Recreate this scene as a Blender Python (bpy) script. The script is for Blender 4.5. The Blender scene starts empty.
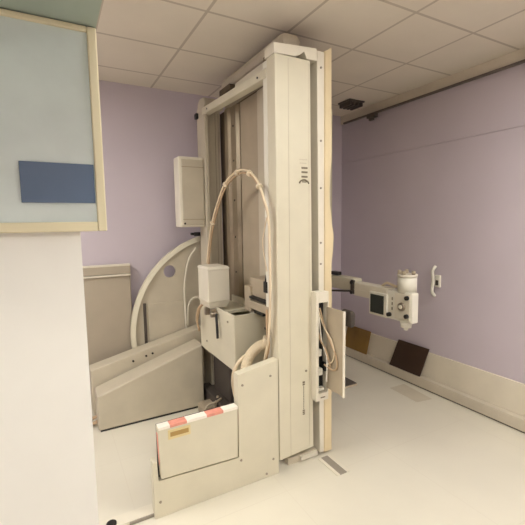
import bpy, bmesh, math, random
from mathutils import Vector, Matrix
random.seed(7)
scene = bpy.context.scene
COL = scene.collection
rd = math.radians

# ------------------------------------------------------------------ materials
def lin(c):
    c = c / 255.0
    return c / 12.92 if c <= 0.04045 else ((c + 0.055) / 1.055) ** 2.4
def rgb(r, g, b): return (lin(r), lin(g), lin(b), 1.0)

def mat(name, col, rough=0.5, metal=0.0, var=0.05, scale=6.0, bump=0.0, bscale=200.0, spec=0.5):
    m = bpy.data.materials.new(name); m.use_nodes = True
    nt = m.node_tree; b = nt.nodes['Principled BSDF']
    b.inputs['Roughness'].default_value = rough; b.inputs['Metallic'].default_value = metal
    b.inputs['Specular IOR Level'].default_value = spec
    tc = nt.nodes.new('ShaderNodeTexCoord')
    n = nt.nodes.new('ShaderNodeTexNoise'); n.inputs['Scale'].default_value = scale; n.inputs['Detail'].default_value = 4
    nt.links.new(tc.outputs['Object'], n.inputs['Vector'])
    r = nt.nodes.new('ShaderNodeValToRGB')
    r.color_ramp.elements[0].position = 0.3; r.color_ramp.elements[1].position = 0.7
    r.color_ramp.elements[0].color = tuple(c * (1 - var) for c in col[:3]) + (1,)
    r.color_ramp.elements[1].color = tuple(min(1, c * (1 + var)) for c in col[:3]) + (1,)
    nt.links.new(n.outputs['Fac'], r.inputs['Fac']); nt.links.new(r.outputs['Color'], b.inputs['Base Color'])
    if bump:
        n2 = nt.nodes.new('ShaderNodeTexNoise'); n2.inputs['Scale'].default_value = bscale
        nt.links.new(tc.outputs['Object'], n2.inputs['Vector'])
        bp = nt.nodes.new('ShaderNodeBump'); bp.inputs['Strength'].default_value = bump; bp.inputs['Distance'].default_value = 0.002
        nt.links.new(n2.outputs['Fac'], bp.inputs['Height']); nt.links.new(bp.outputs['Normal'], b.inputs['Normal'])
    return m

def grid_mat(name, col, linecol, pitch, ox, oy, w, rough, bump=0.0, bscale=60, var=.04, spec=.5, vscale=3.0):
    m = mat(name, col, rough, var=var, scale=vscale, bump=bump, bscale=bscale, spec=spec)
    nt = m.node_tree; b = nt.nodes['Principled BSDF']
    base = b.inputs['Base Color'].links[0].from_socket
    tc = [n for n in nt.nodes if n.type == 'TEX_COORD'][0]
    sep = nt.nodes.new('ShaderNodeSeparateXYZ'); nt.links.new(tc.outputs['Object'], sep.inputs[0])
    fac = None
    for ax, o in (('X', ox), ('Y', oy)):
        a = nt.nodes.new('ShaderNodeMath'); a.operation = 'SUBTRACT'; a.inputs[1].default_value = o - pitch / 2
        nt.links.new(sep.outputs[ax], a.inputs[0])
        p = nt.nodes.new('ShaderNodeMath'); p.operation = 'FLOORED_MODULO'; p.inputs[1].default_value = pitch
        nt.links.new(a.outputs[0], p.inputs[0])
        c = nt.nodes.new('ShaderNodeMath'); c.operation = 'COMPARE'; c.inputs[1].default_value = pitch / 2; c.inputs[2].default_value = w / 2
        nt.links.new(p.outputs[0], c.inputs[0])
        if fac is None: fac = c
        else:
            mx = nt.nodes.new('ShaderNodeMath'); mx.operation = 'MAXIMUM'
            nt.links.new(fac.outputs[0], mx.inputs[0]); nt.links.new(c.outputs[0], mx.inputs[1]); fac = mx
    mix = nt.nodes.new('ShaderNodeMix'); mix.data_type = 'RGBA'
    nt.links.new(fac.outputs[0], mix.inputs[0]); nt.links.new(base, mix.inputs[6]); mix.inputs[7].default_value = linecol
    nt.links.new(mix.outputs[2], b.inputs['Base Color'])
    return m

CREAM = mat('cream_paint', rgb(216, 209, 187), .42, var=.03, bump=.15, bscale=350)
CREAM2 = mat('warm_white_paint', rgb(226, 219, 202), .4, var=.03)
GREYCREAM = mat('aged_grey_cream_paint', rgb(198, 188, 168), .45, var=.05)
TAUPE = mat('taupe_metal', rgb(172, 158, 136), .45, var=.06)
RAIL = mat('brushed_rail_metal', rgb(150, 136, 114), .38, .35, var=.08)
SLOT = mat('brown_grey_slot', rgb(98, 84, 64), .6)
DARK = mat('dark_gap_shade_and_bolt', rgb(50, 42, 34), .6)  # gap shade behind the access cover, also bolts and screws
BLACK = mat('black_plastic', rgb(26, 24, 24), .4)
RUBBER = mat('dark_grey_rubber', rgb(74, 66, 60), .7)
TAN = mat('tan_laminate_edge', rgb(224, 206, 168), .5, var=.10, scale=3)
WHITE = mat('white_plastic', rgb(232, 228, 214), .35, var=.02)
CABLE = mat('ivory_cable', rgb(226, 208, 178), .5, var=.05)
CABLEB = mat('beige_brown_cable', rgb(188, 160, 128), .55, var=.08)
HOSE = mat('ivory_corrugated_hose', rgb(222, 206, 176), .5, var=.05)
STEEL = mat('bare_steel', rgb(160, 150, 135), .3, .8)
WOODCLIP = mat('pale_plastic_clip', rgb(235, 220, 195), .5)
RED = mat('faded_red_tape', rgb(226, 150, 132), .5, var=.12, scale=30)
TAPEW = mat('white_tape', rgb(245, 238, 226), .5)
YELLOW = mat('yellow_sticker', rgb(222, 204, 152), .5)
BROWNPRINT = mat('brown_print', rgb(174, 142, 84), .6)
GREYPRINT = mat('grey_print', rgb(122, 112, 92), .6)
SCREEN = mat('dark_grey_display', rgb(62, 66, 62), .25, var=.1)
PURPLE = mat('purple_wall_paint', rgb(201, 190, 199), .6, var=.03, scale=1.5, bump=.2, bscale=90)
DADO = mat('off_white_dado', rgb(222, 213, 195), .6, var=.06, scale=3)
SKIRT = mat('grey_brown_trunking', rgb(205, 195, 177), .55, var=.05)
SKIRTD = mat('dark_skirting', rgb(88, 78, 70), .6)
CEILDARK = mat('dark_grey_ceiling_metal', rgb(86, 78, 72), .5)
RAILGREY = mat('grey_ceiling_rail', rgb(106, 96, 90), .5)
BROWN = mat('dark_brown_board', rgb(58, 38, 25), .55, var=.15, scale=5)
OCHRE = mat('ochre_brown_board', rgb(138, 106, 50), .6, var=.25, scale=4)
OCHREL = mat('ochre_patch', rgb(146, 106, 34), .6, var=.2, scale=9)
RADI = mat('grey_beige_panel', rgb(176, 164, 146), .45, var=.03)
BOOTH = mat('booth_white_paint', rgb(236, 234, 226), .5, var=.02)
BOOTHFRAME = mat('cream_window_frame', rgb(226, 216, 182), .45, var=.03)
PANE = mat('pale_blue_grey_lead_glass', rgb(214, 224, 220), .15, var=.06, scale=8)
BLUE = mat('slate_blue_glass', rgb(92, 112, 138), .15, var=.06)
SOFFIT = mat('grey_green_soffit', rgb(160, 172, 162), .6, var=.05)
FLOORM = grid_mat('cream_vinyl_floor', rgb(222, 216, 200), rgb(218, 211, 195), .9, .35, .2, .005, .38, var=.035, vscale=1.6)
CEILM = grid_mat('ceiling_tiles', rgb(226, 217, 202), rgb(192, 181, 166), .6, .957, 3.03, .020, .8, bump=.35, bscale=45, var=.03)
COVE = mat('cove_paint', rgb(224, 213, 196), .7)
PATCH = mat('grey_vinyl_patch', rgb(206, 196, 176), .4, var=.04)
STRIP = mat('grey_floor_strip', rgb(150, 142, 130), .45, var=.04)

def emit(name, col, s):
    m = bpy.data.materials.new(name); m.use_nodes = True
    nt = m.node_tree; nt.nodes.clear()
    o = nt.nodes.new('ShaderNodeOutputMaterial'); e = nt.nodes.new('ShaderNodeEmission')
    e.inputs[0].default_value = col; e.inputs[1].default_value = s; nt.links.new(e.outputs[0], o.inputs[0])
    return m

# ------------------------------------------------------------------ mesh helpers (world coordinates)
def box(bm, x0, x1, y0, y1, z0, z1, bev=0.0):
    g = bmesh.ops.create_cube(bm, size=1.0)
    vs = g['verts']
    for v in vs:
        v.co = Vector(((x0 + x1) / 2 + v.co.x * (x1 - x0), (y0 + y1) / 2 + v.co.y * (y1 - y0), (z0 + z1) / 2 + v.co.z * (z1 - z0)))
    if bev:
        es = list({e for v in vs for e in v.link_edges})
        bmesh.ops.bevel(bm, geom=es, offset=bev, segments=2, affect='EDGES', profile=.5)

def prism(bm, poly, axis, a, b, bev=0.0):
    """poly of 2-D points extruded along axis from a to b; axis 1: (x,z), axis 0: (y,z), axis 2: (x,y)"""
    def P(p, t):
        return {0: (t, p[0], p[1]), 1: (p[0], t, p[1]), 2: (p[0], p[1], t)}[axis]
    A = [bm.verts.new(P(p, a)) for p in poly]; B = [bm.verts.new(P(p, b)) for p in poly]
    fs = [bm.faces.new(A), bm.faces.new(B[::-1])]
    n = len(poly)
    for i in range(n): fs.append(bm.faces.new((A[i], B[i], B[(i + 1) % n], A[(i + 1) % n])))
    bmesh.ops.recalc_face_normals(bm, faces=fs)
    if bev:
        es = [e for e in {e for f in fs for e in f.edges}]
        bmesh.ops.bevel(bm, geom=es, offset=bev, segments=2, affect='EDGES', profile=.5)

def hexa(bm, pts, bev=0.0):
    """8 points: bottom loop of 4, top loop of 4"""
    v = [bm.verts.new(p) for p in pts]
    fs = [bm.faces.new([v[i] for i in q]) for q in ((3, 2, 1, 0), (4, 5, 6, 7), (0, 1, 5, 4), (1, 2, 6, 5), (2, 3, 7, 6), (3, 0, 4, 7))]
    bmesh.ops.recalc_face_normals(bm, faces=fs)
    if bev:
        bmesh.ops.bevel(bm, geom=list({e for f in fs for e in f.edges}), offset=bev, segments=2, affect='EDGES', profile=.5)

def catmull(pts, n=8):
    pts = [Vector(p) for p in pts]; out = []
    for i in range(len(pts) - 1):
        p0 = pts[max(i - 1, 0)]; p1 = pts[i]; p2 = pts[i + 1]; p3 = pts[min(i + 2, len(pts) - 1)]
        for k in range(n):
            t = k / n
            out.append(.5 * (2 * p1 + (p2 - p0) * t + (2 * p0 - 5 * p1 + 4 * p2 - p3) * t * t + (3 * p1 - p0 - 3 * p2 + p3) * t ** 3))
    out.append(pts[-1]); return out

def tube(bm, pts, r, seg=10, smooth=True, n=8, ribs=0.0):
    ps = catmull(pts, n) if smooth else [Vector(p) for p in pts]
    rings = []; up = Vector((.13, .31, .94)).normalized()
    for i, p in enumerate(ps):
        t = (ps[min(i + 1, len(ps) - 1)] - ps[max(i - 1, 0)]).normalized()
        a = t.cross(up)
        if a.length < .05: a = t.cross(Vector((1, 0, 0)))
        a.normalize(); b = t.cross(a).normalized()
        rr = r * (1 + (ribs if i % 2 else -ribs))
        rings.append([bm.verts.new(p + (a * math.cos(q) + b * math.sin(q)) * rr) for q in [2 * math.pi * k / seg for k in range(seg)]])
    fs = []
    for i in range(len(rings) - 1):
        for k in range(seg):
            f = bm.faces.new((rings[i][k], rings[i][(k + 1) % seg], rings[i + 1][(k + 1) % seg], rings[i + 1][k])); f.smooth = not ribs; fs.append(f)
    fs += [bm.faces.new(rings[0]), bm.faces.new(rings[-1])]
    bmesh.ops.recalc_face_normals(bm, faces=fs)

def cyl(bm, p0, p1, r, r2=None, seg=20):
    p0 = Vector(p0); p1 = Vector(p1); t = (p1 - p0).normalized()
    a = t.orthogonal().normalized(); b = t.cross(a); r2 = r if r2 is None else r2
    A = []; B = []
    for k in range(seg):
        q = 2 * math.pi * k / seg; d = a * math.cos(q) + b * math.sin(q)
        A.append(bm.verts.new(p0 + d * r)); B.append(bm.verts.new(p1 + d * r2))
    fs = []
    for k in range(seg):
        f = bm.faces.new((A[k], A[(k + 1) % seg], B[(k + 1) % seg], B[k])); f.smooth = True; fs.append(f)
    fs += [bm.faces.new(A), bm.faces.new(B)]
    bmesh.ops.recalc_face_normals(bm, faces=fs)

def BM(): return bmesh.new()

def obj(name, bm, m, parent=None, label=None):
    root = parent
    while root is not None and root.parent is not None: root = root.parent
    if root is not None:
        o0 = Vector(root.location)
        for v in bm.verts: v.co -= o0
    if name in SPLIT:
        isl = islands(bm)
        if len(isl) > 1:
            for keep in isl[1:]:
                b2 = bm.copy(); ks = {v.index for v in keep}
                bmesh.ops.delete(b2, geom=[v for v in b2.verts if v.index not in ks], context='VERTS')
                emitmesh(name, b2, m, parent, label)
            ks = {v for v in isl[0]}
            bmesh.ops.delete(bm, geom=[v for v in bm.verts if v not in ks], context='VERTS')
    return emitmesh(name, bm, m, parent, label)

SPLIT = {'screw', 'bolt', 'terminal_block', 'hanger', 'bracket', 'wall_bracket', 'cable', 'pipe', 'rib_strip', 'seam', 'edge_strip', 'clamp_knob',
         'cable_socket', 'arm_slot', 'top_bracket_and_gap_shade', 'connector_block', 'carriage_arm', 'indicator'}
def islands(bm):
    bm.verts.ensure_lookup_table(); bm.verts.index_update(); seen = set(); out = []
    for v in bm.verts:
        if v in seen: continue
        st = [v]; seen.add(v); comp = []
        while st:
            a = st.pop(); comp.append(a)
            for e in a.link_edges:
                b = e.other_vert(a)
                if b not in seen: seen.add(b); st.append(b)
        out.append(comp)
    return out

def emitmesh(name, bm, m, parent, label):
    me = bpy.data.meshes.new(name); bm.to_mesh(me); bm.free()
    me.materials.append(m)
    o = bpy.data.objects.new(name, me); COL.objects.link(o)
    if parent is not None: o.parent = parent
    if label: o['label'] = label
    return o

def thing(name, label, cat, loc=(0, 0, 0), group=None):
    o = bpy.data.objects.new(name, None); COL.objects.link(o); o.location = loc; o.empty_display_size = .1
    o['label'] = label; o['category'] = cat
    if group: o['group'] = group
    return o
def tag(o, label, cat, group=None):
    o['label'] = label; o['category'] = cat
    if group: o['group'] = group
    return o
def struct(name, bm, m, parent=None):
    o = obj(name, bm, m, parent)
    if parent is None: o['kind'] = 'structure'
    return o
def b1(*a, **k):
    bm = BM(); box(bm, *a, **k); return bm

# ------------------------------------------------------------------ the room
XL, XR, YB, YF, HC = -2.6, 3.37, 3.98, -2.6, 3.08
struct('floor', b1(XL - .1, XR + .1, YF - .1, YB + .1, -.1, 0), FLOORM)
struct('ceiling', b1(XL - .1, XR + .1, YF - .1, YB + .1, HC, HC + .1), CEILM)
struct('wall_back', b1(XL - .1, XR + .1, YB, YB + .1, 0, HC), PURPLE)
struct('wall_right', b1(XR, XR + .1, YF, YB, 0, HC), PURPLE)
struct('wall_left', b1(XL - .1, XL, YF, YB, 0, HC), PURPLE)
struct('wall_front', b1(XL - .1, XR + .1, YF - .1, YF, 0, HC), PURPLE)
# control booth partition at the left edge of the view, with its window and the soffit above
struct('wall_booth', b1(-1.6, .062, 1.0, 1.1, 0, HC), BOOTH)
bm = BM()
x0, x1, z0, z1 = -.62, .119, 1.735, 2.19
for a in ((x0, x0 + .02, z0, z1), (x1 - .02, x1, z0, z1), (x0 + .02, x1 - .02, z0, z0 + .022), (x0 + .02, x1 - .02, z1 - .012, z1)):
    box(bm, a[0], a[1], .980, 1.0, a[2], a[3], .003)
box(bm, .1, .119, 1.0, 1.1, z0, z1, .003)
w = struct('window_1', bm, BOOTHFRAME)
obj('glass_pane', b1(x0 + .02, x1 - .02,   .988, 1.0, z0 + .022, z1 - .012), PANE, w)
obj('blue_pane', b1(-.05, .097, .984, .989, 1.80, 1.888, bev=.001), BLUE, w, 'slate blue pane')
struct('wall_overhead', b1(-1.6, .119, .25, 1.1, 2.192, HC), SOFFIT)

# right wall: trunking along the foot, pale dado, cable conduit
struct('baseboard_right', b1(3.285, XR, -2.6, YB, 0.012, .115, bev=.006), SKIRT)
struct('trim_1', b1(3.30, XR, -2.6, YB, 0, .012), SKIRTD)
struct('trim_2', b1(3.352, XR, -2.6, YB, .115, .385, bev=.004), DADO)
struct('trim_3', b1(3.358, XR, -2.6, YB, 2.484, 2.496, bev=.003), PURPLE)
struct('trim_4', b1(3.348, XR, -2.6, YB, 2.975, HC), COVE)
struct('baseboard_back', b1(XL, 3.285, YB - .015, YB, 0, .1), SKIRT)
# floor details
bm = BM(); prism(bm, [(3.022, 2.779), (3.227, 2.775), (3.181, 2.392), (3.0, 2.418)], 2, .0, .0015); struct('floor_patch', bm, PATCH)
bm = BM(); prism(bm, [(1.655, 2.17), (1.715, 2.17), (1.715, 1.95), (1.655, 1.95)], 2, 0, .004); struct('floor_strip', bm, STRIP)
bm = BM()
for a in ((1.63, 1.655), (1.715, 1.74)): box(bm, a[0], a[1], 1.95, 2.17, 0, .005)
struct('floor_strip_edging', bm, CREAM2)

# recessed luminaires in the ceiling grid, all out of view
def luminaire(x0, x1, y0, y1, power, col):
    bm = BM()
    for a in ((x0, x1, y0, y0 + .03), (x0, x1, y1 - .03, y1), (x0, x0 + .03, y0 + .03, y1 - .03), (x1 - .03, x1, y0 + .03, y1 - .03)):
        box(bm, a[0], a[1], a[2], a[3], HC - .02, HC)
    f = struct('unseen_ceiling_light', bm, WHITE)
    e = obj('diffuser', b1(x0 + .03, x1 - .03, y0 + .03, y1 - .03, HC - .012, HC - .002), emit('lamp_glow', col + (1,), power), f)
for L in ((.957, 1.557, .43, 1.63, 6.5, (1, .98, .90)),
          (2.157, 2.757, -.57, .63, 25, (1, .98, .90)),
          (-1.443, -.843, 1.83, 3.03, 33, (1, .98, .92)),
          (-.243, .357, -1.77, -.57, 30, (1, .98, .91))):  # unseen lamp added behind the camera to brighten the booth partition
    luminaire(*L)

# ------------------------------------------------------------------ the big x-ray table stood upright
T = thing('x_ray_table', 'tall cream x-ray table machine tilted upright in the middle of the room', 'x-ray machine', (1.4, 2.8, 0))

# base: front panel with the lift-off cover
bm = BM()
prism(bm, [(.44, 0), (1.3, 0), (1.3, .822), (1.255, .815), (1.0, .775), (.996, .755), (.996, .212), (.470, .234), (.466, .355), (.44, .355)], 1, 2.18, 2.245, .003)
bp = obj('base_panel', bm, CREAM, T)
bm = BM()
for x, z in ((.475, .1), (1.03, .70), (1.24, .72), (1.01, .19), (1.255, .12), (1.20, .03)):
    cyl(bm, (x, 2.182, z), (x, 2.175, z), .009, .007, 12)
obj('screw', bm, STEEL, bp)
cv = obj('access_cover', (lambda b: (prism(b, [(.482, .250), (.474, .568), (.987, .573), (.980, .231)], 1, 2.163, 2.215, .006), b)[1])(BM()), CREAM, T)
obj('label_plate', b1(.532, .668, 2.159, 2.164, .483, .541, bev=.001), YELLOW, cv, 'yellow printed label')
obj('label_print', b1(.545, .656, 2.1575, 2.160, .500, .527), BROWNPRINT, cv)
bm = BM(); prism(bm, [(.478, .215), (.480, .560), (.99, .57), (.998, .19)], 1, 2.218, 2.24); obj('gap_shade_plate', bm, DARK, bp, 'dark plate for the shade in the cover gap')  # dark backing plate paints the shade in the gap round the cover
# tape strips folded over the top edge and left edge
def slopetop(x): return .568 + .005 * (x - .474) / .513
for xa, xb, m, nm in ((.478, .545, TAPEW, 'white_tape'), (.545, .648, RED, 'red_tape'), (.648, .775, TAPEW, 'white_tape'), (.775, .885, RED, 'red_tape'), (.885, .985, TAPEW, 'white_tape')):
    bm = BM()
    hexa(bm, [(xa, 2.1605, slopetop(xa) - .014), (xb, 2.1605, slopetop(xb) - .014), (xb, 2.217, slopetop(xb) - .014), (xa, 2.217, slopetop(xa) - .014),
              (xa, 2.1605, slopetop(xa) + .0025), (xb, 2.1605, slopetop(xb) + .0025), (xb, 2.217, slopetop(xb) + .0025), (xa, 2.217, slopetop(xa) + .0025)])
    obj(nm, bm, m, cv, 'faded red tape' if m is RED else 'white tape')
bm = BM(); hexa(bm, [(.4795, 2.175, .33), (.482, 2.175, .33), (.482, 2.20, .33), (.4795, 2.20, .33), (.4725, 2.175, .53), (.475, 2.175, .53), (.475, 2.20, .53), (.4725, 2.20, .53)])
obj('red_tape', bm, RED, cv, 'faded red tape')
bm = BM(); hexa(bm, [(.979, 2.175, .44), (.9855, 2.175, .44), (.9855, 2.212, .44), (.979, 2.212, .44), (.982, 2.175, .54), (.989, 2.175, .54), (.989, 2.212, .54), (.982, 2.212, .54)])
obj('red_tape', bm, RED, cv, 'faded red tape')

# low floor plate on the left and the base chassis behind the panel
fp = obj('floor_plate', b1(.10, .46, 2.215, 2.30, .002, .022, bev=.003), CREAM2, T)
bm = BM(); cyl(bm, (.205, 2.245, .02), (.205, 2.245, .03), .028, seg=24); obj('levelling_bolt', bm, BLACK, fp, 'black round bolt')
obj('floor_plate_edge', b1(.30, .46, 2.205, 2.216, .002, .018), STRIP, fp)
bm = BM()
box(bm, 1.22, 1.62, 2.36, 3.55, .02, .16, .01)
box(bm, 1.30, 1.56, 3.0, 3.4, .16, .62, .02)
obj('shaded_chassis', bm, RUBBER, T, 'base chassis coloured dark for shade')  # dark colour stands for the shaded void below the carriage
bm = BM(); box(bm, 1.10, 1.24, 3.10, 3.32, .0, .10, .02); box(bm, 1.06, 1.17, 2.98, 3.12, 0, .06, .015)
obj('connector_block', bm, TAUPE, T)
bm = BM(); tube(bm, [(1.0, 2.95, .015), (1.06, 2.98, .07), (1.13, 3.04, .09), (1.2, 3.12, .12), (1.26, 3.2, .16)], .014)
tube(bm, [(1.04, 3.05, .012), (1.12, 3.12, .13), (1.2, 3.1, .16), (1.26, 3.12, .17)], .010)
obj('cable', bm, TAUPE, T, 'grey brown cable')

# near upright with its long cover
bm = BM(); hexa(bm, [(1.308, 2.18, .088), (1.598, 2.18, .106), (1.598, 2.285, .106), (1.308, 2.285, .088), (1.300, 2.18, 2.805), (1.574, 2.18, 2.805), (1.574, 2.285, 2.805), (1.300, 2.285, 2.805)], .006)
pc = obj('pillar_cover', bm, CREAM, T)
obj('seam_strip', b1(1.3985, 1.4015, 2.1785, 2.182, .10, 2.79), GREYCREAM, pc)
obj('edge_strip', b1(1.560, 1.562, 2.1785, 2.182, .12, 2.79), GREYCREAM, pc)
bm = BM()
for i, (z, x0, x1) in enumerate(((2.108, 1.500, 1.548), (2.080, 1.500, 1.548), (2.050, 1.500, 1.548))):
    box(bm, x0, x1, 2.1775, 2.181, z - .006, z + .006)
tube(bm, [(1.482, 2.179, 2.006), (1.495, 2.179, 2.022), (1.522, 2.179, 2.030), (1.548, 2.179, 2.020), (1.560, 2.179, 2.006)], .006, 6)
box(bm, 1.505, 1.54, 2.1775, 2.181, 2.012, 2.020)
obj('emblem', bm, GREYPRINT, pc, 'small grey emblem of bars over an arch')
bm = BM(); random.seed(3)
for k in range(4): box(bm, 1.488 + k * .014, 1.497 + k * .014, 2.1778, 2.181, 2.136, 2.142); box(bm, 1.486 + k * .016, 1.496 + k * .016, 2.1778, 2.181, 2.16, 2.165)
obj('faint_print', bm, GREYCREAM, pc)
bm = BM()
z = .375
while z < .62:
    h = random.uniform(.006, .014)
    if .41 < z < .585: box(bm, 1.5085, 1.5125, 2.1775, 2.181, z, z + h)
    else: box(bm, 1.502, 1.520, 2.1775, 2.181, z, z + h)
    z += h + .004
obj('vertical_lettering', bm, GREYPRINT, pc, 'small grey lettering reading upwards')
bm = BM(); cyl(bm, (1.532, 2.181, .696), (1.532, 2.175, .696), .009, .008, 12); obj('screw', bm, STEEL, pc)
# head plate above the cover
bm = BM()
prism(bm, [(1.295, 2.805), (1.295, 2.868), (1.628, 2.892), (1.628, 2.812), (1.545, 2.812), (1.525, 2.852), (1.49, 2.826), (1.455, 2.812)], 1, 2.18, 2.30, .002)
obj('head_plate', bm, CREAM2, T)
obj('pillar_side', b1(1.303, 1.34, 2.287, 2.34, .088, 2.80, bev=.003), WHITE, T)
# recessed body behind the cover
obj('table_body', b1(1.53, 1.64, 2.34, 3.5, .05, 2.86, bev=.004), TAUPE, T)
ft = obj('pillar_foot', b1(1.40, 1.66, 2.22, 2.34, 0.0, .05, bev=.004), GREYCREAM, T)
obj('foot_bracket', b1(1.50, 1.652, 2.20, 2.222, .012, .045, bev=.002), CREAM2, T)
# patient side: pale post, then the tabletop seen on edge
bm = BM(); hexa(bm, [(1.662, 2.19, .03), (1.700, 2.19, .03), (1.700, 2.30, .03), (1.662, 2.30, .03), (1.636, 2.19, 2.885), (1.696, 2.19, 2.885), (1.696, 2.30, 2.885), (1.636, 2.30, 2.885)], .004)
ps = obj('edge_post', bm, CREAM2, T)
bm = BM()
for z in (2.78, 2.3, 1.98, 1.6, 1.45): cyl(bm, (1.668, 2.191, z), (1.668, 2.185, z), .008, .007, 12)
obj('screw', bm, STEEL, ps)
# warped tabletop: the far side bows in and out along the height
def bow(z):
    pts = [(0, .0), (.5, .0), (1.0, .004), (1.25, .004), (1.42, .0), (1.55, .016), (1.64, .022), (1.75, .004), (1.9, -.014), (2.05, -.012), (2.2, .004), (2.45, .004), (2.92, .004)]
    for (a, p), (b, q) in zip(pts, pts[1:]):
        if a <= z <= b:
            t = (z - a) / (b - a); t = t * t * (3 - 2 * t); return p + (q - p) * t
    return 0
bm = BM()
ys = [2.195, 2.205, 3.16, 3.17]
ins = [.008, 0, 0, .008]
L = []
nz = 80
for y, i in zip(ys, ins):
    row = []
    for k in range(nz + 1):
        z = .02 + (2.93 - .02) * k / nz
        d = bow(z) if k < nz - 3 else .004
        top = -.03 * 1 if False else 0
        row.append((bm.verts.new((1.703 + i, y, min(z, 2.895))), bm.verts.new((1.784 - .018 * z / 2.9 + d - i, y, z))))
    L.append(row)
fs = []
for a in range(3):
    for k in range(nz):
        for s in (0, 1):
            fs.append(bm.faces.new((L[a][k][s], L[a][k + 1][s], L[a + 1][k + 1][s], L[a + 1][k][s])))
    fs.append(bm.faces.new((L[a][0][0], L[a][0][1], L[a + 1][0][1], L[a + 1][0][0])))
    fs.append(bm.faces.new((L[a][nz][0], L[a][nz][1], L[a + 1][nz][1], L[a + 1][nz][0])))
for a in (0, 3):
    for k in range(nz): fs.append(bm.faces.new((L[a][k][0], L[a][k][1], L[a][k + 1][1], L[a][k + 1][0])))
bmesh.ops.remove_doubles(bm, verts=list(bm.verts), dist=1e-5)
bmesh.ops.recalc_face_normals(bm, faces=list(bm.faces))
obj('tabletop', bm, TAN, T, 'tan edged tabletop')
obj('tabletop_rail', b1(1.64, 1.700, 2.32, 3.16, .1, 2.85, bev=.003), GREYCREAM, T)
# footrest on the patient side
bm = BM(); box(bm, 1.79, 2.21, 2.395, 3.12, .355, .370, .003); fr = obj('footrest', bm, TAUPE, T)
obj('rubber_mat', b1(1.795, 2.208, 2.397, 3.118, .370, .378, bev=.001), RUBBER, fr, 'dark rubber mat')
bm = BM(); box(bm, 1.786, 1.81, 2.5, 2.54, .12, .355); box(bm, 1.786, 1.81, 2.98, 3.02, .12, .355); obj('bracket', bm, STEEL, fr)
# hand grip
bm = BM(); tube(bm, [(1.775, 2.30, 1.03), (1.9, 2.24, 1.03), (1.96, 2.2, 1.03)], .018); box(bm, 1.90, 1.955, 2.13, 2.26, .955, 1.085, .027)
obj('hand_grip', bm, RUBBER, T, 'dark grey hand grip')

# electrical box with its door standing open
bm = BM()
x0, x1, y0, y1, z0, z1 = 1.578, 1.685, 2.12, 2.19, .475, 1.262
box(bm, x0, x1, y1 - .008, y1, z0, z1)
box(bm, x0, x0 + .022, y0, y1 - .008, z0, z1, .002); box(bm, x1 - .006, x1, y0, y1 - .008, z0, z1, .002)
box(bm, x0 + .022, x1 - .006, y0, y1 - .008, z1 - .075, z1, .002); box(bm, x0 + .022, x1 - .006, y0, y1 - .008, z0, z0 + .055, .002)
jb = obj('electrical_box', bm, CREAM2, T)
obj('box_lining', b1(x0 + .024, x1 - .008, y1 - .014, y1 - .008, z0 + .055, z1 - .075), BLACK, jb)
dr = obj('box_door', b1(1.672, 1.684, 1.945, 2.128, .56, 1.152, bev=.003), TAUPE, jb, 'taupe door standing open')
obj('door_edge', b1(1.667, 1.685, 1.940, 1.950, .555, 1.152, bev=.003), CREAM2, jb)
def wire(nm, pts, r, m, par, lab=None):
    bm = BM(); tube(bm, pts, r, 7); return obj(nm, bm, m, par, lab)
wire('wire', [(1.62, 2.165, 1.15), (1.645, 2.13, 1.02), (1.66, 2.06, .93), (1.664, 2.03, .85), (1.662, 2.05, .78), (1.65, 2.10, .74)], .005, CABLE, jb, 'ivory wire')
wire('wire', [(1.64, 2.165, 1.14), (1.655, 2.11, .98), (1.665, 2.02, .84), (1.664, 2.0, .76), (1.66, 2.04, .72), (1.645, 2.12, .74)], .006, CABLEB, jb, 'beige brown wire')
wire('wire', [(1.63, 2.16, 1.10), (1.63, 2.13, .92), (1.645, 2.09, .80), (1.652, 2.10, .62)], .005, TAPEW, jb, 'white wire')
wire('wire', [(1.61, 2.16, 1.02), (1.622, 2.135, .92), (1.64, 2.10, .86), (1.655, 2.06, .74)], .006, CABLEB, jb, 'beige brown wire')
bm = BM(); box(bm, 1.606, 1.64, 2.128, 2.165, .66, .71, .004); box(bm, 1.606, 1.632, 2.128, 2.165, .80, .85, .004); box(bm, 1.61, 1.655, 2.13, 2.165, .545, .565, .003)
obj('terminal_block', bm, WHITE, jb)
obj('relay', b1(1.645, 1.665, 2.11, 2.16, .69, .75, bev=.003), BLACK, jb, 'black relay')
obj('label_plate', b1(1.615, 1.655, 2.118, 2.121, .495, .503), GREYPRINT, jb)

# far upright
bm = BM()
box(bm, 1.303, 1.34, 3.46, 3.66, .05, 2.83, .006)
box(bm, 1.34, 1.485, 3.52, 3.64, .05, 2.80, .004)
obj('far_pillar', bm, GREYCREAM, T)
bm = BM()
prism(bm, [(3.46, 2.80), (3.46, 2.87), (3.49, 2.905), (3.60, 2.915), (3.65, 2.88), (3.66, 2.80)], 0, 1.31, 1.50, .012); obj('pillar_cap', bm, GREYCREAM, T)
obj('cap_box', b1(1.275, 1.30, 3.60, 3.65, 2.735, 2.785, bev=.005), BLACK, T, 'small black block')
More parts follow.
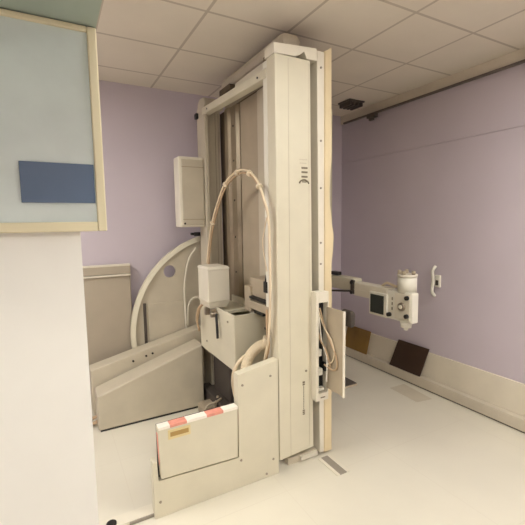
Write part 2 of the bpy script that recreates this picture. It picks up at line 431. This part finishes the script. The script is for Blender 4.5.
# top cross members
bm = BM(); hexa(bm, [(1.295, 2.29, 2.690), (1.37, 2.29, 2.690), (1.37, 3.50, 2.745), (1.295, 3.50, 2.745), (1.295, 2.29, 2.752), (1.37, 2.29, 2.752), (1.37, 3.50, 2.806), (1.295, 3.50, 2.806)], .008)
tb = obj('top_beam', bm, CREAM, T)
bm = BM()
for y, z in ((2.40, 2.722), (3.36, 2.766)): cyl(bm, (1.296, y, z), (1.290, y, z), .007, .007, 12)
obj('screw', bm, BLACK, tb)
bm = BM(); box(bm, 1.395, 1.44, 2.50, 2.98, 2.815, 2.88, .01); obj('cross_bar', bm, CREAM2, T)
bm = BM()
box(bm, 1.44, 1.60, 2.31, 3.40, 2.925, 3.03, .045); obj('top_rail', bm, GREYCREAM, T)
bm = BM(); box(bm, 1.36, 1.50, 2.31, 2.44, 2.80, 2.88, .006); box(bm, 1.40, 1.50, 3.10, 3.32, 2.87, 2.92, .006); box(bm, 1.47, 1.59, 2.44, 3.10, 2.86, 2.93, .004); obj('top_bracket_and_gap_shade', bm, SLOT, T, 'brown grey bracket and gap shade filler')  # the long middle box is a dark filler painting gap shade under the rail
# channel of rails between the uprights
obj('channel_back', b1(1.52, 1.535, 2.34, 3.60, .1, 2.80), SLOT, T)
bm = BM(); prism(bm, [(1.50, 3.12), (1.475, 3.15), (1.475, 3.25), (1.455, 3.28), (1.455, 3.34), (1.475, 3.37), (1.475, 3.39), (1.50, 3.41), (1.52, 3.41), (1.52, 3.12)], 2, .1, 2.77)
gr = obj('guide_rail', bm, RAIL, T)
bm = BM()
for z in (.5, .9, 1.3, 1.62, 1.95, 2.3, 2.6): cyl(bm, (1.478, 3.20, z), (1.47, 3.20, z), .010, .008, 12)
obj('bolt', bm, DARK, gr)
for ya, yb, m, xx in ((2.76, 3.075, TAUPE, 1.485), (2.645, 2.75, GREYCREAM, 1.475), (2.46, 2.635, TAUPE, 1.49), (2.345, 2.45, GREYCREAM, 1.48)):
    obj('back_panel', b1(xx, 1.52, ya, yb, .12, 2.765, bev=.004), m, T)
# ribbed cover strips on the far pillar's inner face
bm = BM()
for k in range(2): box(bm, 1.43 + k * .03, 1.436 + k * .03, 3.516, 3.521, .1, 2.78)
obj('rib_strip', bm, TAUPE, T)

# box hung on the far upright
bm = BM(); box(bm, 1.058, 1.30, 3.50, 3.66, 1.715, 2.36, .012)
fb = obj('control_box', bm, CREAM2, T)
obj('box_face', b1(1.085, 1.29, 3.492, 3.502, 1.735, 2.335, bev=.004), GREYCREAM, fb)
bm = BM(); box(bm, 1.083, 1.292, 3.488, 3.494, 2.262, 2.270); box(bm, 1.083, 1.292, 3.488, 3.494, 1.782, 1.790); obj('seam', bm, TAUPE, fb)
bm = BM(); cyl(bm, (1.10, 3.493, 1.748), (1.10, 3.486, 1.748), .010, .008, 12); obj('screw', bm, DARK, fb)

# carriage: open-topped box with the beam head on its corner
cx0, cx1, cy0, cy1, cz0, cz1 = 1.172, 1.475, 2.60, 3.36, .61, 1.05
bm = BM()
t = .018
box(bm, cx0, cx1, cy0, cy0 + t, cz0, cz1, .004); box(bm, cx0, cx1, cy1 - t, cy1, cz0, cz1 + .02, .004)
box(bm, cx0, cx0 + t, cy0 + t, cy1 - t, cz0, cz1, .004); box(bm, cx1 - t, cx1, cy0 + t, cy1 - t, cz0, cz1 + .03, .004)
box(bm, cx0 + t, cx1 - t, cy0 + t, cy1 - t, cz0, cz0 + t)
box(bm, cx0 + t, cx1 - t, cy0 + .30, cy1 - t, cz1 - .05, cz1 - .03)
cr = obj('carriage_box', bm, CREAM, T)
bm = BM()
for y, z in ((3.2, .98), (3.2, .70), (2.72, .98)): cyl(bm, (cx0 + .001, y, z), (cx0 - .006, y, z), .010, .008, 12)
obj('screw', bm, STEEL, cr)
bm = BM(); box(bm, 1.30, 1.34, 2.30, 2.60, 1.10, 1.16, .006); box(bm, 1.34, 1.48, 2.30, 2.66, 1.19, 1.33, .006); box(bm, 1.32, 1.36, 2.62, 2.72, 1.06, 1.26, .006)
obj('carriage_arm', bm, TAUPE, T)
bm = BM(); box(bm, 1.31, 1.345, 2.30, 2.62, 1.172, 1.188); box(bm, 1.34, 1.46, 2.46, 2.60, 1.055, 1.10); obj('arm_slot', bm, BLACK, T, 'black slot')
bm = BM(); box(bm, 1.295, 1.33, 2.315, 2.365, 1.255, 1.335, .005); cyl(bm, (1.31, 2.34, 1.335), (1.31, 2.34, 1.40), .014, .004, 10); obj('limit_switch', bm, BLACK, T, 'black limit switch')
bm = BM(); cyl(bm, (1.30, 2.34, 1.0), (1.292, 2.34, 1.0), .01, seg=12); obj('screw', bm, DARK, T)
# beam head
bm = BM()
hx0, hx1, hy0, hy1 = 1.10, 1.29, 2.94, 3.18
hexa(bm, [(hx0 + .022, hy0 + .022, 1.045), (hx1 - .022, hy0 + .022, 1.045), (hx1 - .022, hy1 - .022, 1.045), (hx0 + .022, hy1 - .022, 1.045),
          (hx0, hy0, 1.10), (hx1, hy0, 1.10), (hx1, hy1, 1.10), (hx0, hy1, 1.10)])
box(bm, hx0, hx1, hy0, hy1, 1.10, 1.372, .006)
hexa(bm, [(hx0 - .004, hy0 - .004, 1.372), (hx1 + .004, hy0 - .004, 1.372), (hx1 + .004, hy1 + .004, 1.372), (hx0 - .004, hy1 + .004, 1.372),
          (hx0 + .008, hy0 + .008, 1.392), (hx1 - .008, hy0 + .008, 1.392), (hx1 - .008, hy1 - .008, 1.392), (hx0 + .008, hy1 - .008, 1.392)])
hd = obj('beam_head', bm, CREAM2, T, 'white beam head housing')
bm = BM()
cyl(bm, (1.19, 3.05, .985), (1.19, 3.05, 1.046), .06); box(bm, 1.13, 1.25, 2.99, 3.10, .985, 1.015, .006)
box(bm, 1.10, 1.15, 3.02, 3.05, .98, 1.045, .004); box(bm, 1.115, 1.16, 2.93, 2.96, .975, 1.045, .004); cyl(bm, (1.11, 2.93, 1.005), (1.20, 2.93, 1.005), .012)
obj('head_mount', bm, STEEL, T, 'steel head mount')
bm = BM(); tube(bm, [(1.155, 2.905, 1.01), (1.148, 2.90, .985), (1.142, 2.875, .90), (1.140, 2.865, .815)], .011, 8); lv = obj('lever', bm, BLACK, T, 'black lever')
bm = BM(); tube(bm, [(1.14, 3.16, 1.05), (1.11, 3.22, 1.0), (1.10, 3.25, .9), (1.13, 3.28, .78)], .010, 8); tube(bm, [(1.15, 3.19, 1.05), (1.135, 3.26, .98), (1.12, 3.30, .86)], .007, 8)
obj('cable', bm, CABLEB, T, 'beige brown cable')

# cable arch with its clips
arch = [(1.27, 3.335, 1.15), (1.25, 3.335, 1.32), (1.25, 3.275, 1.554), (1.25, 3.177, 1.752), (1.25, 2.959, 1.996), (1.25, 2.792, 2.09), (1.25, 2.609, 2.125), (1.25, 2.448, 2.095), (1.25, 2.332, 2.02), (1.25, 2.248, 1.90), (1.262, 2.212, 1.77), (1.268, 2.212, 1.5), (1.268, 2.212, 1.3), (1.268, 2.235, 1.0), (1.268, 2.30, .80), (1.262, 2.33, .66)]
def off(pts, dz, dy):
    c = Vector((1.25, 2.75, 1.4)); out = []
    for p in pts:
        v = Vector(p) - c; k = dz
        out.append(Vector(p) + Vector((0, v.y, v.z)).normalized() * k + Vector((dy, 0, 0)))
    return out
bm = BM(); tube(bm, off(arch, .006, -.006), .0085, 8); ac = obj('cable_arch', bm, CABLE, T, 'ivory cable arch')
bm = BM(); tube(bm, off(arch, -.014, .004), .0085, 8); obj('cable_arch', bm, CABLEB, T, 'beige brown cable beside the ivory one')
pa = catmull(arch, 8)
for i in (24, 36, 46, 56, 66):
    bm = BM(); p = pa[i]; tdir = (pa[i + 1] - pa[i - 1]).normalized()
    r = Vector((0, p.y - 2.75, p.z - 1.4)).normalized()
    cyl(bm, p - r * .004 - tdir * .006 + Vector((-.004, 0, 0)), p - r * .004 + tdir * .006 + Vector((-.004, 0, 0)), .023, seg=14)
    obj('cable_clip', bm, WOODCLIP, T)
bm = BM(); tube(bm, [(1.262, 2.238, 1.78), (1.27, 2.27, 1.74), (1.275, 2.315, 1.66), (1.275, 2.325, 1.60), (1.27, 2.29, 1.50), (1.265, 2.25, 1.42)], .0045, 7); obj('cable', bm, CABLE, T)
bm = BM(); tube(bm, [(1.30, 2.32, 1.14), (1.285, 2.29, 1.0), (1.28, 2.27, .90), (1.275, 2.30, .80)], .012, 8); obj('cable', bm, CABLEB, T, 'beige brown cable')
# thick hose and thin loop behind the base panel
bm = BM(); tube(bm, [(1.32, 2.34, .93), (1.315, 2.36, .885), (1.27, 2.40, .855), (1.215, 2.42, .80), (1.175, 2.42, .72), (1.155, 2.42, .60), (1.15, 2.42, .45)], .038, 14, ribs=.045, n=10); obj('corrugated_hose', bm, HOSE, T, 'thick ivory corrugated hose')
bm = BM(); tube(bm, [(1.30, 2.45, .80), (1.25, 2.45, .795), (1.165, 2.45, .775), (1.105, 2.45, .715), (1.083, 2.45, .63), (1.095, 2.45, .52), (1.13, 2.44, .40)], .013, 10); obj('cable', bm, CABLE, T, 'ivory cable loop')

# base arms reaching to the left
def wedge(nm, xa, xb, ya, yb, zb, za_, zb_, m, bev=.008):
    bm = BM()
    hexa(bm, [(xa, ya, zb), (xb, ya, zb), (xb, yb, zb), (xa, yb, zb), (xa, ya, za_), (xb, ya, zb_), (xb, yb, zb_), (xa, yb, za_)], bev)
    return obj(nm, bm, m, T)
wedge('base_arm', .256, 1.195, 3.385, 3.615, .014, .315, .615, GREYCREAM, .012)
wedge('base_arm', .236, 1.29, 3.632, 3.80, .05, .462, .708, GREYCREAM, .008)
obj('arm_gap_shade', b1(.27, 1.185, 3.392, 3.78, 0, .03), BLACK, T, 'black strip for the shaded gap under the base arms')  # no real foot: black strip paints the shade under the arms
bm = BM()
for x in (.72, .78, .60): cyl(bm, (x, 3.631, (.40 + (x - .24) * .236)), (x, 3.622, (.40 + (x - .24) * .236)), .010, seg=10)
obj('screw', bm, DARK, T)
bm = BM(); tube(bm, [(.10, 3.60, .017), (.20, 3.52, .03), (.30, 3.52, .05)], .016, 8); tube(bm, [(.09, 3.66, .015), (.20, 3.57, .05), (.30, 3.56, .08)], .014, 8); obj('cable', bm, CABLEB, T)

# curved sector plate behind
A, B, Cc = Vector((.626, .614)), Vector((.902, 1.347)), Vector((1.313, 1.602))
def circ(a, b, c):
    d = 2 * (a.x * (b.y - c.y) + b.x * (c.y - a.y) + c.x * (a.y - b.y))
    ux = (a.length_squared * (b.y - c.y) + b.length_squared * (c.y - a.y) + c.length_squared * (a.y - b.y)) / d
    uy = (a.length_squared * (c.x - b.x) + b.length_squared * (a.x - c.x) + c.length_squared * (b.x - a.x)) / d
    return Vector((ux, uy))
ce = circ(A, B, Cc); Rr = (A - ce).length
def onarc(r, t): return (ce.x + r * math.cos(t), ce.y + r * math.sin(t))
t0 = math.pi + .62; t1 = math.pi / 2
NA = 40
outer = [onarc(Rr - .04, t0 + (t1 - t0) * k / NA) for k in range(NA + 1)]
zlow = min(p[1] for p in outer)
loop = outer + [(ce.x + .02, zlow)]
bm = BM()
vs = [bm.verts.new((p[0], 3.83, p[1])) for p in loop]
es = [bm.edges.new((vs[i], vs[(i + 1) % len(vs)])) for i in range(len(vs))]
hc = (1.028, 1.272); hr = .062
hv = [bm.verts.new((hc[0] + hr * math.cos(q), 3.83, hc[1] + hr * math.sin(q))) for q in [2 * math.pi * k / 28 for k in range(28)]]
es += [bm.edges.new((hv[i], hv[(i + 1) % 28])) for i in range(28)]
r = bmesh.ops.triangle_fill(bm, edges=es, use_beauty=True)
ext = bmesh.ops.extrude_face_region(bm, geom=[f for f in bm.faces])
for v in [g for g in ext['geom'] if isinstance(g, bmesh.types.BMVert)]: v.co.y += .02
bmesh.ops.recalc_face_normals(bm, faces=list(bm.faces))
sp = obj('sector_plate', bm, GREYCREAM, T)
bm = BM()
prev = None; first = None; fs = []
for k in range(NA + 1):
    t = t0 + (t1 - t0) * k / NA
    q = [bm.verts.new((onarc(rr, t)[0], y, onarc(rr, t)[1])) for rr, y in ((Rr, 3.815), (Rr - .042, 3.80), (Rr - .042, 3.86), (Rr, 3.86))]
    if prev:
        for i in range(4): fs.append(bm.faces.new((prev[i], q[i], q[(i + 1) % 4], prev[(i + 1) % 4])))
    else: fs.append(bm.faces.new(q))
    prev = q
fs.append(bm.faces.new(prev)); bmesh.ops.recalc_face_normals(bm, faces=fs)
obj('sector_rim', bm, CREAM, T)
obj('sector_door', b1(.80, 1.19, 3.818, 3.832, .45, .965, bev=.003), GREYCREAM, T)
obj('door_gap', b1(.752, .778, 3.816, 3.832, .45, .975), RUBBER, T, 'dark gap')
bm = BM(); tube(bm, [(1.30, 3.79, 1.50), (1.22, 3.80, 1.38), (1.17, 3.80, 1.15), (1.165, 3.80, .90), (1.17, 3.79, .66)], .010, 8)
tube(bm, [(1.19, 3.80, .70), (1.20, 3.80, .90), (1.25, 3.79, .98), (1.32, 3.78, .97), (1.36, 3.78, .88)], .010, 8); obj('cable', bm, CREAM2, T)
bm = BM(); cyl(bm, (1.27, 3.75, 1.64), (1.36, 3.75, 1.64), .02); box(bm, 1.24, 1.28, 3.74, 3.78, 1.63, 1.655, .004); obj('latch', bm, BLACK, T, 'black latch')

# ------------------------------------------------------------------ x-ray tube on its stand by the right wall
S = thing('x_ray_tube_stand', 'white x-ray tube head on a horizontal arm in front of the right wall', 'x-ray tube', (2.72, 3.45, 0))
obj('column', b1(2.66, 2.78, 3.44, 3.56, .03, 2.96, bev=.006), CREAM, S)
obj('column_foot', b1(2.56, 2.88, 3.32, 3.68, 0, .03, bev=.004), GREYCREAM, S)
obj('column_bracket', b1(2.68, 2.76, 3.44, 3.56, 2.96, 3.079), RAILGREY, S)
bm = BM(); box(bm, 2.66, 2.78, 2.95, 3.46, 1.03, 1.165, .012); ar = obj('arm', bm, CREAM, S)
bm = BM(); box(bm, 2.655, 2.77, 2.50, 2.95, 1.0, 1.135, .012); box(bm, 2.652, 2.66, 2.68, 2.93, 1.06, 1.066); obj('arm_extension', bm, CREAM2, S)
bm = BM(); box(bm, 2.645, 2.665, 2.93, 2.98, 1.015, 1.155, .004); obj('clamp', bm, RUBBER, S, 'dark clamp')
bm = BM(); cyl(bm, (2.642, 2.955, 1.03), (2.63, 2.955, 1.03), .018); cyl(bm, (2.642, 2.955, 1.13), (2.63, 2.955, 1.13), .018); obj('clamp_knob', bm, BLACK, S, 'black knob')
bm = BM(); cyl(bm, (2.65, 2.98, 1.04), (2.645, 3.40, .985), .011); obj('lock_rod', bm, RUBBER, S, 'dark rod')
bm = BM(); box(bm, 2.66, 2.72, 3.20, 3.32, 1.172, 1.21, .008); obj('arm_handle', bm, BLACK, S, 'black handle on the arm')
# tube housing
bm = BM(); cyl(bm, (2.725, 2.335, 1.12), (2.725, 2.335, 1.265), .082, seg=28); th = obj('tube_housing', bm, WHITE, S)
bm = BM(); cyl(bm, (2.725, 2.335, 1.255), (2.725, 2.335, 1.280), .086, seg=28); obj('housing_cap', bm, CREAM2, S)
bm = BM()
for a in (2.2, 3.4, 4.7, .8): cyl(bm, (2.725 + .066 * math.cos(a), 2.335 + .066 * math.sin(a), 1.275), (2.725 + .066 * math.cos(a), 2.335 + .066 * math.sin(a), 1.312), .016, seg=12)
obj('cable_socket', bm, TAUPE, S)
bm = BM(); cyl(bm, (2.70, 2.315, .87), (2.70, 2.315, .81), .055, .045, seg=24); cyl(bm, (2.70, 2.315, .81), (2.70, 2.315, .785), .02, seg=14); obj('collimator_cone', bm, WHITE, S)
# control head and display
bm = BM(); box(bm, 2.65, 2.735, 2.215, 2.49, .862, 1.13, .012); ch = obj('control_head', bm, WHITE, S)
obj('control_face', b1(2.643, 2.652, 2.232, 2.40, .885, 1.112, bev=.004), CREAM2, ch)
bm = BM(); cyl(bm, (2.645, 2.315, 1.00), (2.625, 2.315, 1.00), .038, .034, 20); obj('dial', bm, STEEL, ch, 'steel dial')
bm = BM(); cyl(bm, (2.626, 2.315, 1.00), (2.618, 2.315, 1.00), .018, seg=14); obj('dial_centre', bm, WHITE, ch)
for y, z in ((2.258, 1.085), (2.258, .925), (2.455, .905)):
    bm = BM(); cyl(bm, (2.652, y, z), (2.62, y, z), .020, .018, 16); obj('knob', bm, BLACK, ch, 'black knob')
bm = BM(); box(bm, 2.63, 2.70, 2.48, 2.70, .865, 1.083, .008); dp = obj('display_unit', bm, WHITE, S)
obj('screen', b1(2.625, 2.632, 2.512, 2.678, .888, 1.062, bev=.002), SCREEN, dp, 'dark grey screen')
bm = BM()
for k in range(3): box(bm, 2.646, 2.652, 2.425, 2.435, .95 + k * .045, .975 + k * .045)
obj('indicator', bm, GREYPRINT, ch)
bm = BM(); tube(bm, [(2.72, 2.62, 1.135), (2.72, 2.56, 1.17), (2.73, 2.46, 1.15), (2.725, 2.40, 1.18)], .012, 8); obj('cable', bm, CABLE, S)

# ------------------------------------------------------------------ other things
# panel radiator on the back wall
Rd = thing('panel_radiator', 'grey flat panel radiator low on the purple back wall', 'radiator', (.48, 3.95, .5))
obj('panel', b1(.02, .66, 3.90, 3.955, .42, 1.262, bev=.008), RADI, Rd)
bm = BM(); box(bm, .02, .66, 3.885, 3.96, 1.275, 1.365, .006); obj('top_grille', bm, RADI, Rd)
bm = BM(); box(bm, .02, .662, 3.878, 3.95, 1.256, 1.272, .003); box(bm, .018, .662, 3.88, 3.962, 1.352, 1.368, .003); obj('edge_strip', bm, CREAM2, Rd, 'pale edge strip')
bm = BM(); box(bm, .10, .14, 3.95, 3.978, .5, .56); box(bm, .54, .58, 3.95, 3.978, .5, .56); box(bm, .10, .14, 3.95, 3.978, 1.1, 1.16); box(bm, .54, .58, 3.95, 3.978, 1.1, 1.16); obj('wall_bracket', bm, STEEL, Rd)
bm = BM(); tube(bm, [(.60, 3.95, .44), (.60, 3.95, .25), (.60, 3.95, .0)], .012, 8); tube(bm, [(.08, 3.95, .44), (.08, 3.95, .25), (.08, 3.95, .0)], .012, 8); obj('pipe', bm, STEEL, Rd)

# boards leaning on the right wall
bm = BM()
hexa(bm, [(3.288, 3.045, .118), (3.288, 2.632, .118), (3.302, 2.632, .116), (3.302, 3.045, .116), (3.337, 2.962, .425), (3.337, 2.565, .425), (3.351, 2.565, .423), (3.351, 2.962, .423)], .003)
tag(obj('leaning_board', bm, BROWN), 'dark brown square board leaning against the pale dado', 'board')
bm = BM()
hexa(bm, [(3.296, 3.83, .117), (3.296, 3.42, .117), (3.308, 3.42, .116), (3.308, 3.83, .116), (3.338, 3.80, .405), (3.338, 3.39, .405), (3.350, 3.39, .404), (3.350, 3.80, .404)], .003)
ob = tag(obj('leaning_board', bm, OCHRE), 'ochre brown board standing in the corner behind the open box door', 'board')

# cable rail along the right wall top with its brackets
RL = thing('ceiling_rail', 'thin dark grey cable rail running along the top of the right wall', 'rail', (3.33, 2.0, 3.0))
obj('rail', b1(3.318, 3.345, -1.5, 3.90, 2.962, 2.982, bev=.003), RAILGREY, RL)
bm = BM()
for y in (1.6, .4, -.8): box(bm, 3.322, 3.338, y, y + .03, 2.982, HC - .001)
obj('hanger', bm, RAILGREY, RL)
bm = BM(); box(bm, 3.27, 3.335, 3.32, 3.44, 2.915, 2.962, .006); box(bm, 3.285, 3.32, 3.36, 3.42, 2.89, 2.92, .004); obj('cable_clamp', bm, CEILDARK, RL, 'dark clamp under the rail')
tag_o = thing('ceiling_bracket', 'dark slotted metal bracket fixed to the ceiling near the corner', 'bracket', (3.06, 3.45, 3.05))
bm = BM(); box(bm, 2.95, 3.17, 3.36, 3.56, 3.062, HC - .001, .004); obj('plate', bm, CEILDARK, tag_o)
for k in range(4):
    obj('block', b1(2.965 + k * .052, 2.995 + k * .052, 3.37, 3.55, 3.02, 3.063, bev=.004), CEILDARK, tag_o)

# small white hook handset at the right edge
H = thing('wall_handset', 'small white handset hanging on the purple right wall', 'handset', (3.35, 2.500, 1.14))
bm = BM(); box(bm, 3.345, 3.369, 2.470, 2.530, 1.08, 1.20, .006); obj('cradle', bm, WHITE, H)
bm = BM(); tube(bm, [(3.335, 2.515, 1.29), (3.30, 2.520, 1.24), (3.31, 2.520, 1.14), (3.30, 2.520, 1.04), (3.335, 2.515, .99)], .016, 10); obj('receiver', bm, WHITE, H)
obj('button', b1(3.338, 3.347, 2.485, 2.515, 1.10, 1.15, bev=.003), RUBBER, H, 'dark button')

# ------------------------------------------------------------------ world, camera, colour
wd = bpy.data.worlds.new('world'); scene.world = wd; wd.use_nodes = True
wd.node_tree.nodes['Background'].inputs[0].default_value = (.9, .85, .8, 1); wd.node_tree.nodes['Background'].inputs[1].default_value = .05

cam = bpy.data.cameras.new('camera'); co = bpy.data.objects.new('camera', cam); COL.objects.link(co)
yaw, pitch, roll = rd(28.672), rd(-5.959), rd(-.853)
F = Vector((math.sin(yaw) * math.cos(pitch), math.cos(yaw) * math.cos(pitch), math.sin(pitch)))
r = Vector((math.cos(yaw), -math.sin(yaw), 0)); u = r.cross(F)
R2 = r * math.cos(roll) + u * math.sin(roll); U2 = u * math.cos(roll) - r * math.sin(roll)
M = Matrix.Identity(4)
for i in range(3): M[i][0] = R2[i]; M[i][1] = U2[i]; M[i][2] = -F[i]
M[2][3] = 1.75
co.matrix_world = M
cam.sensor_fit = 'HORIZONTAL'; cam.sensor_width = 36; cam.lens = 385.84 / 525 * 36; cam.clip_start = .02
scene.camera = co
vs_ = scene.view_settings
vs_.view_transform = 'Standard'; vs_.look = 'None'; vs_.gamma = 1; vs_.use_curve_mapping = False; vs_.exposure = 0.07
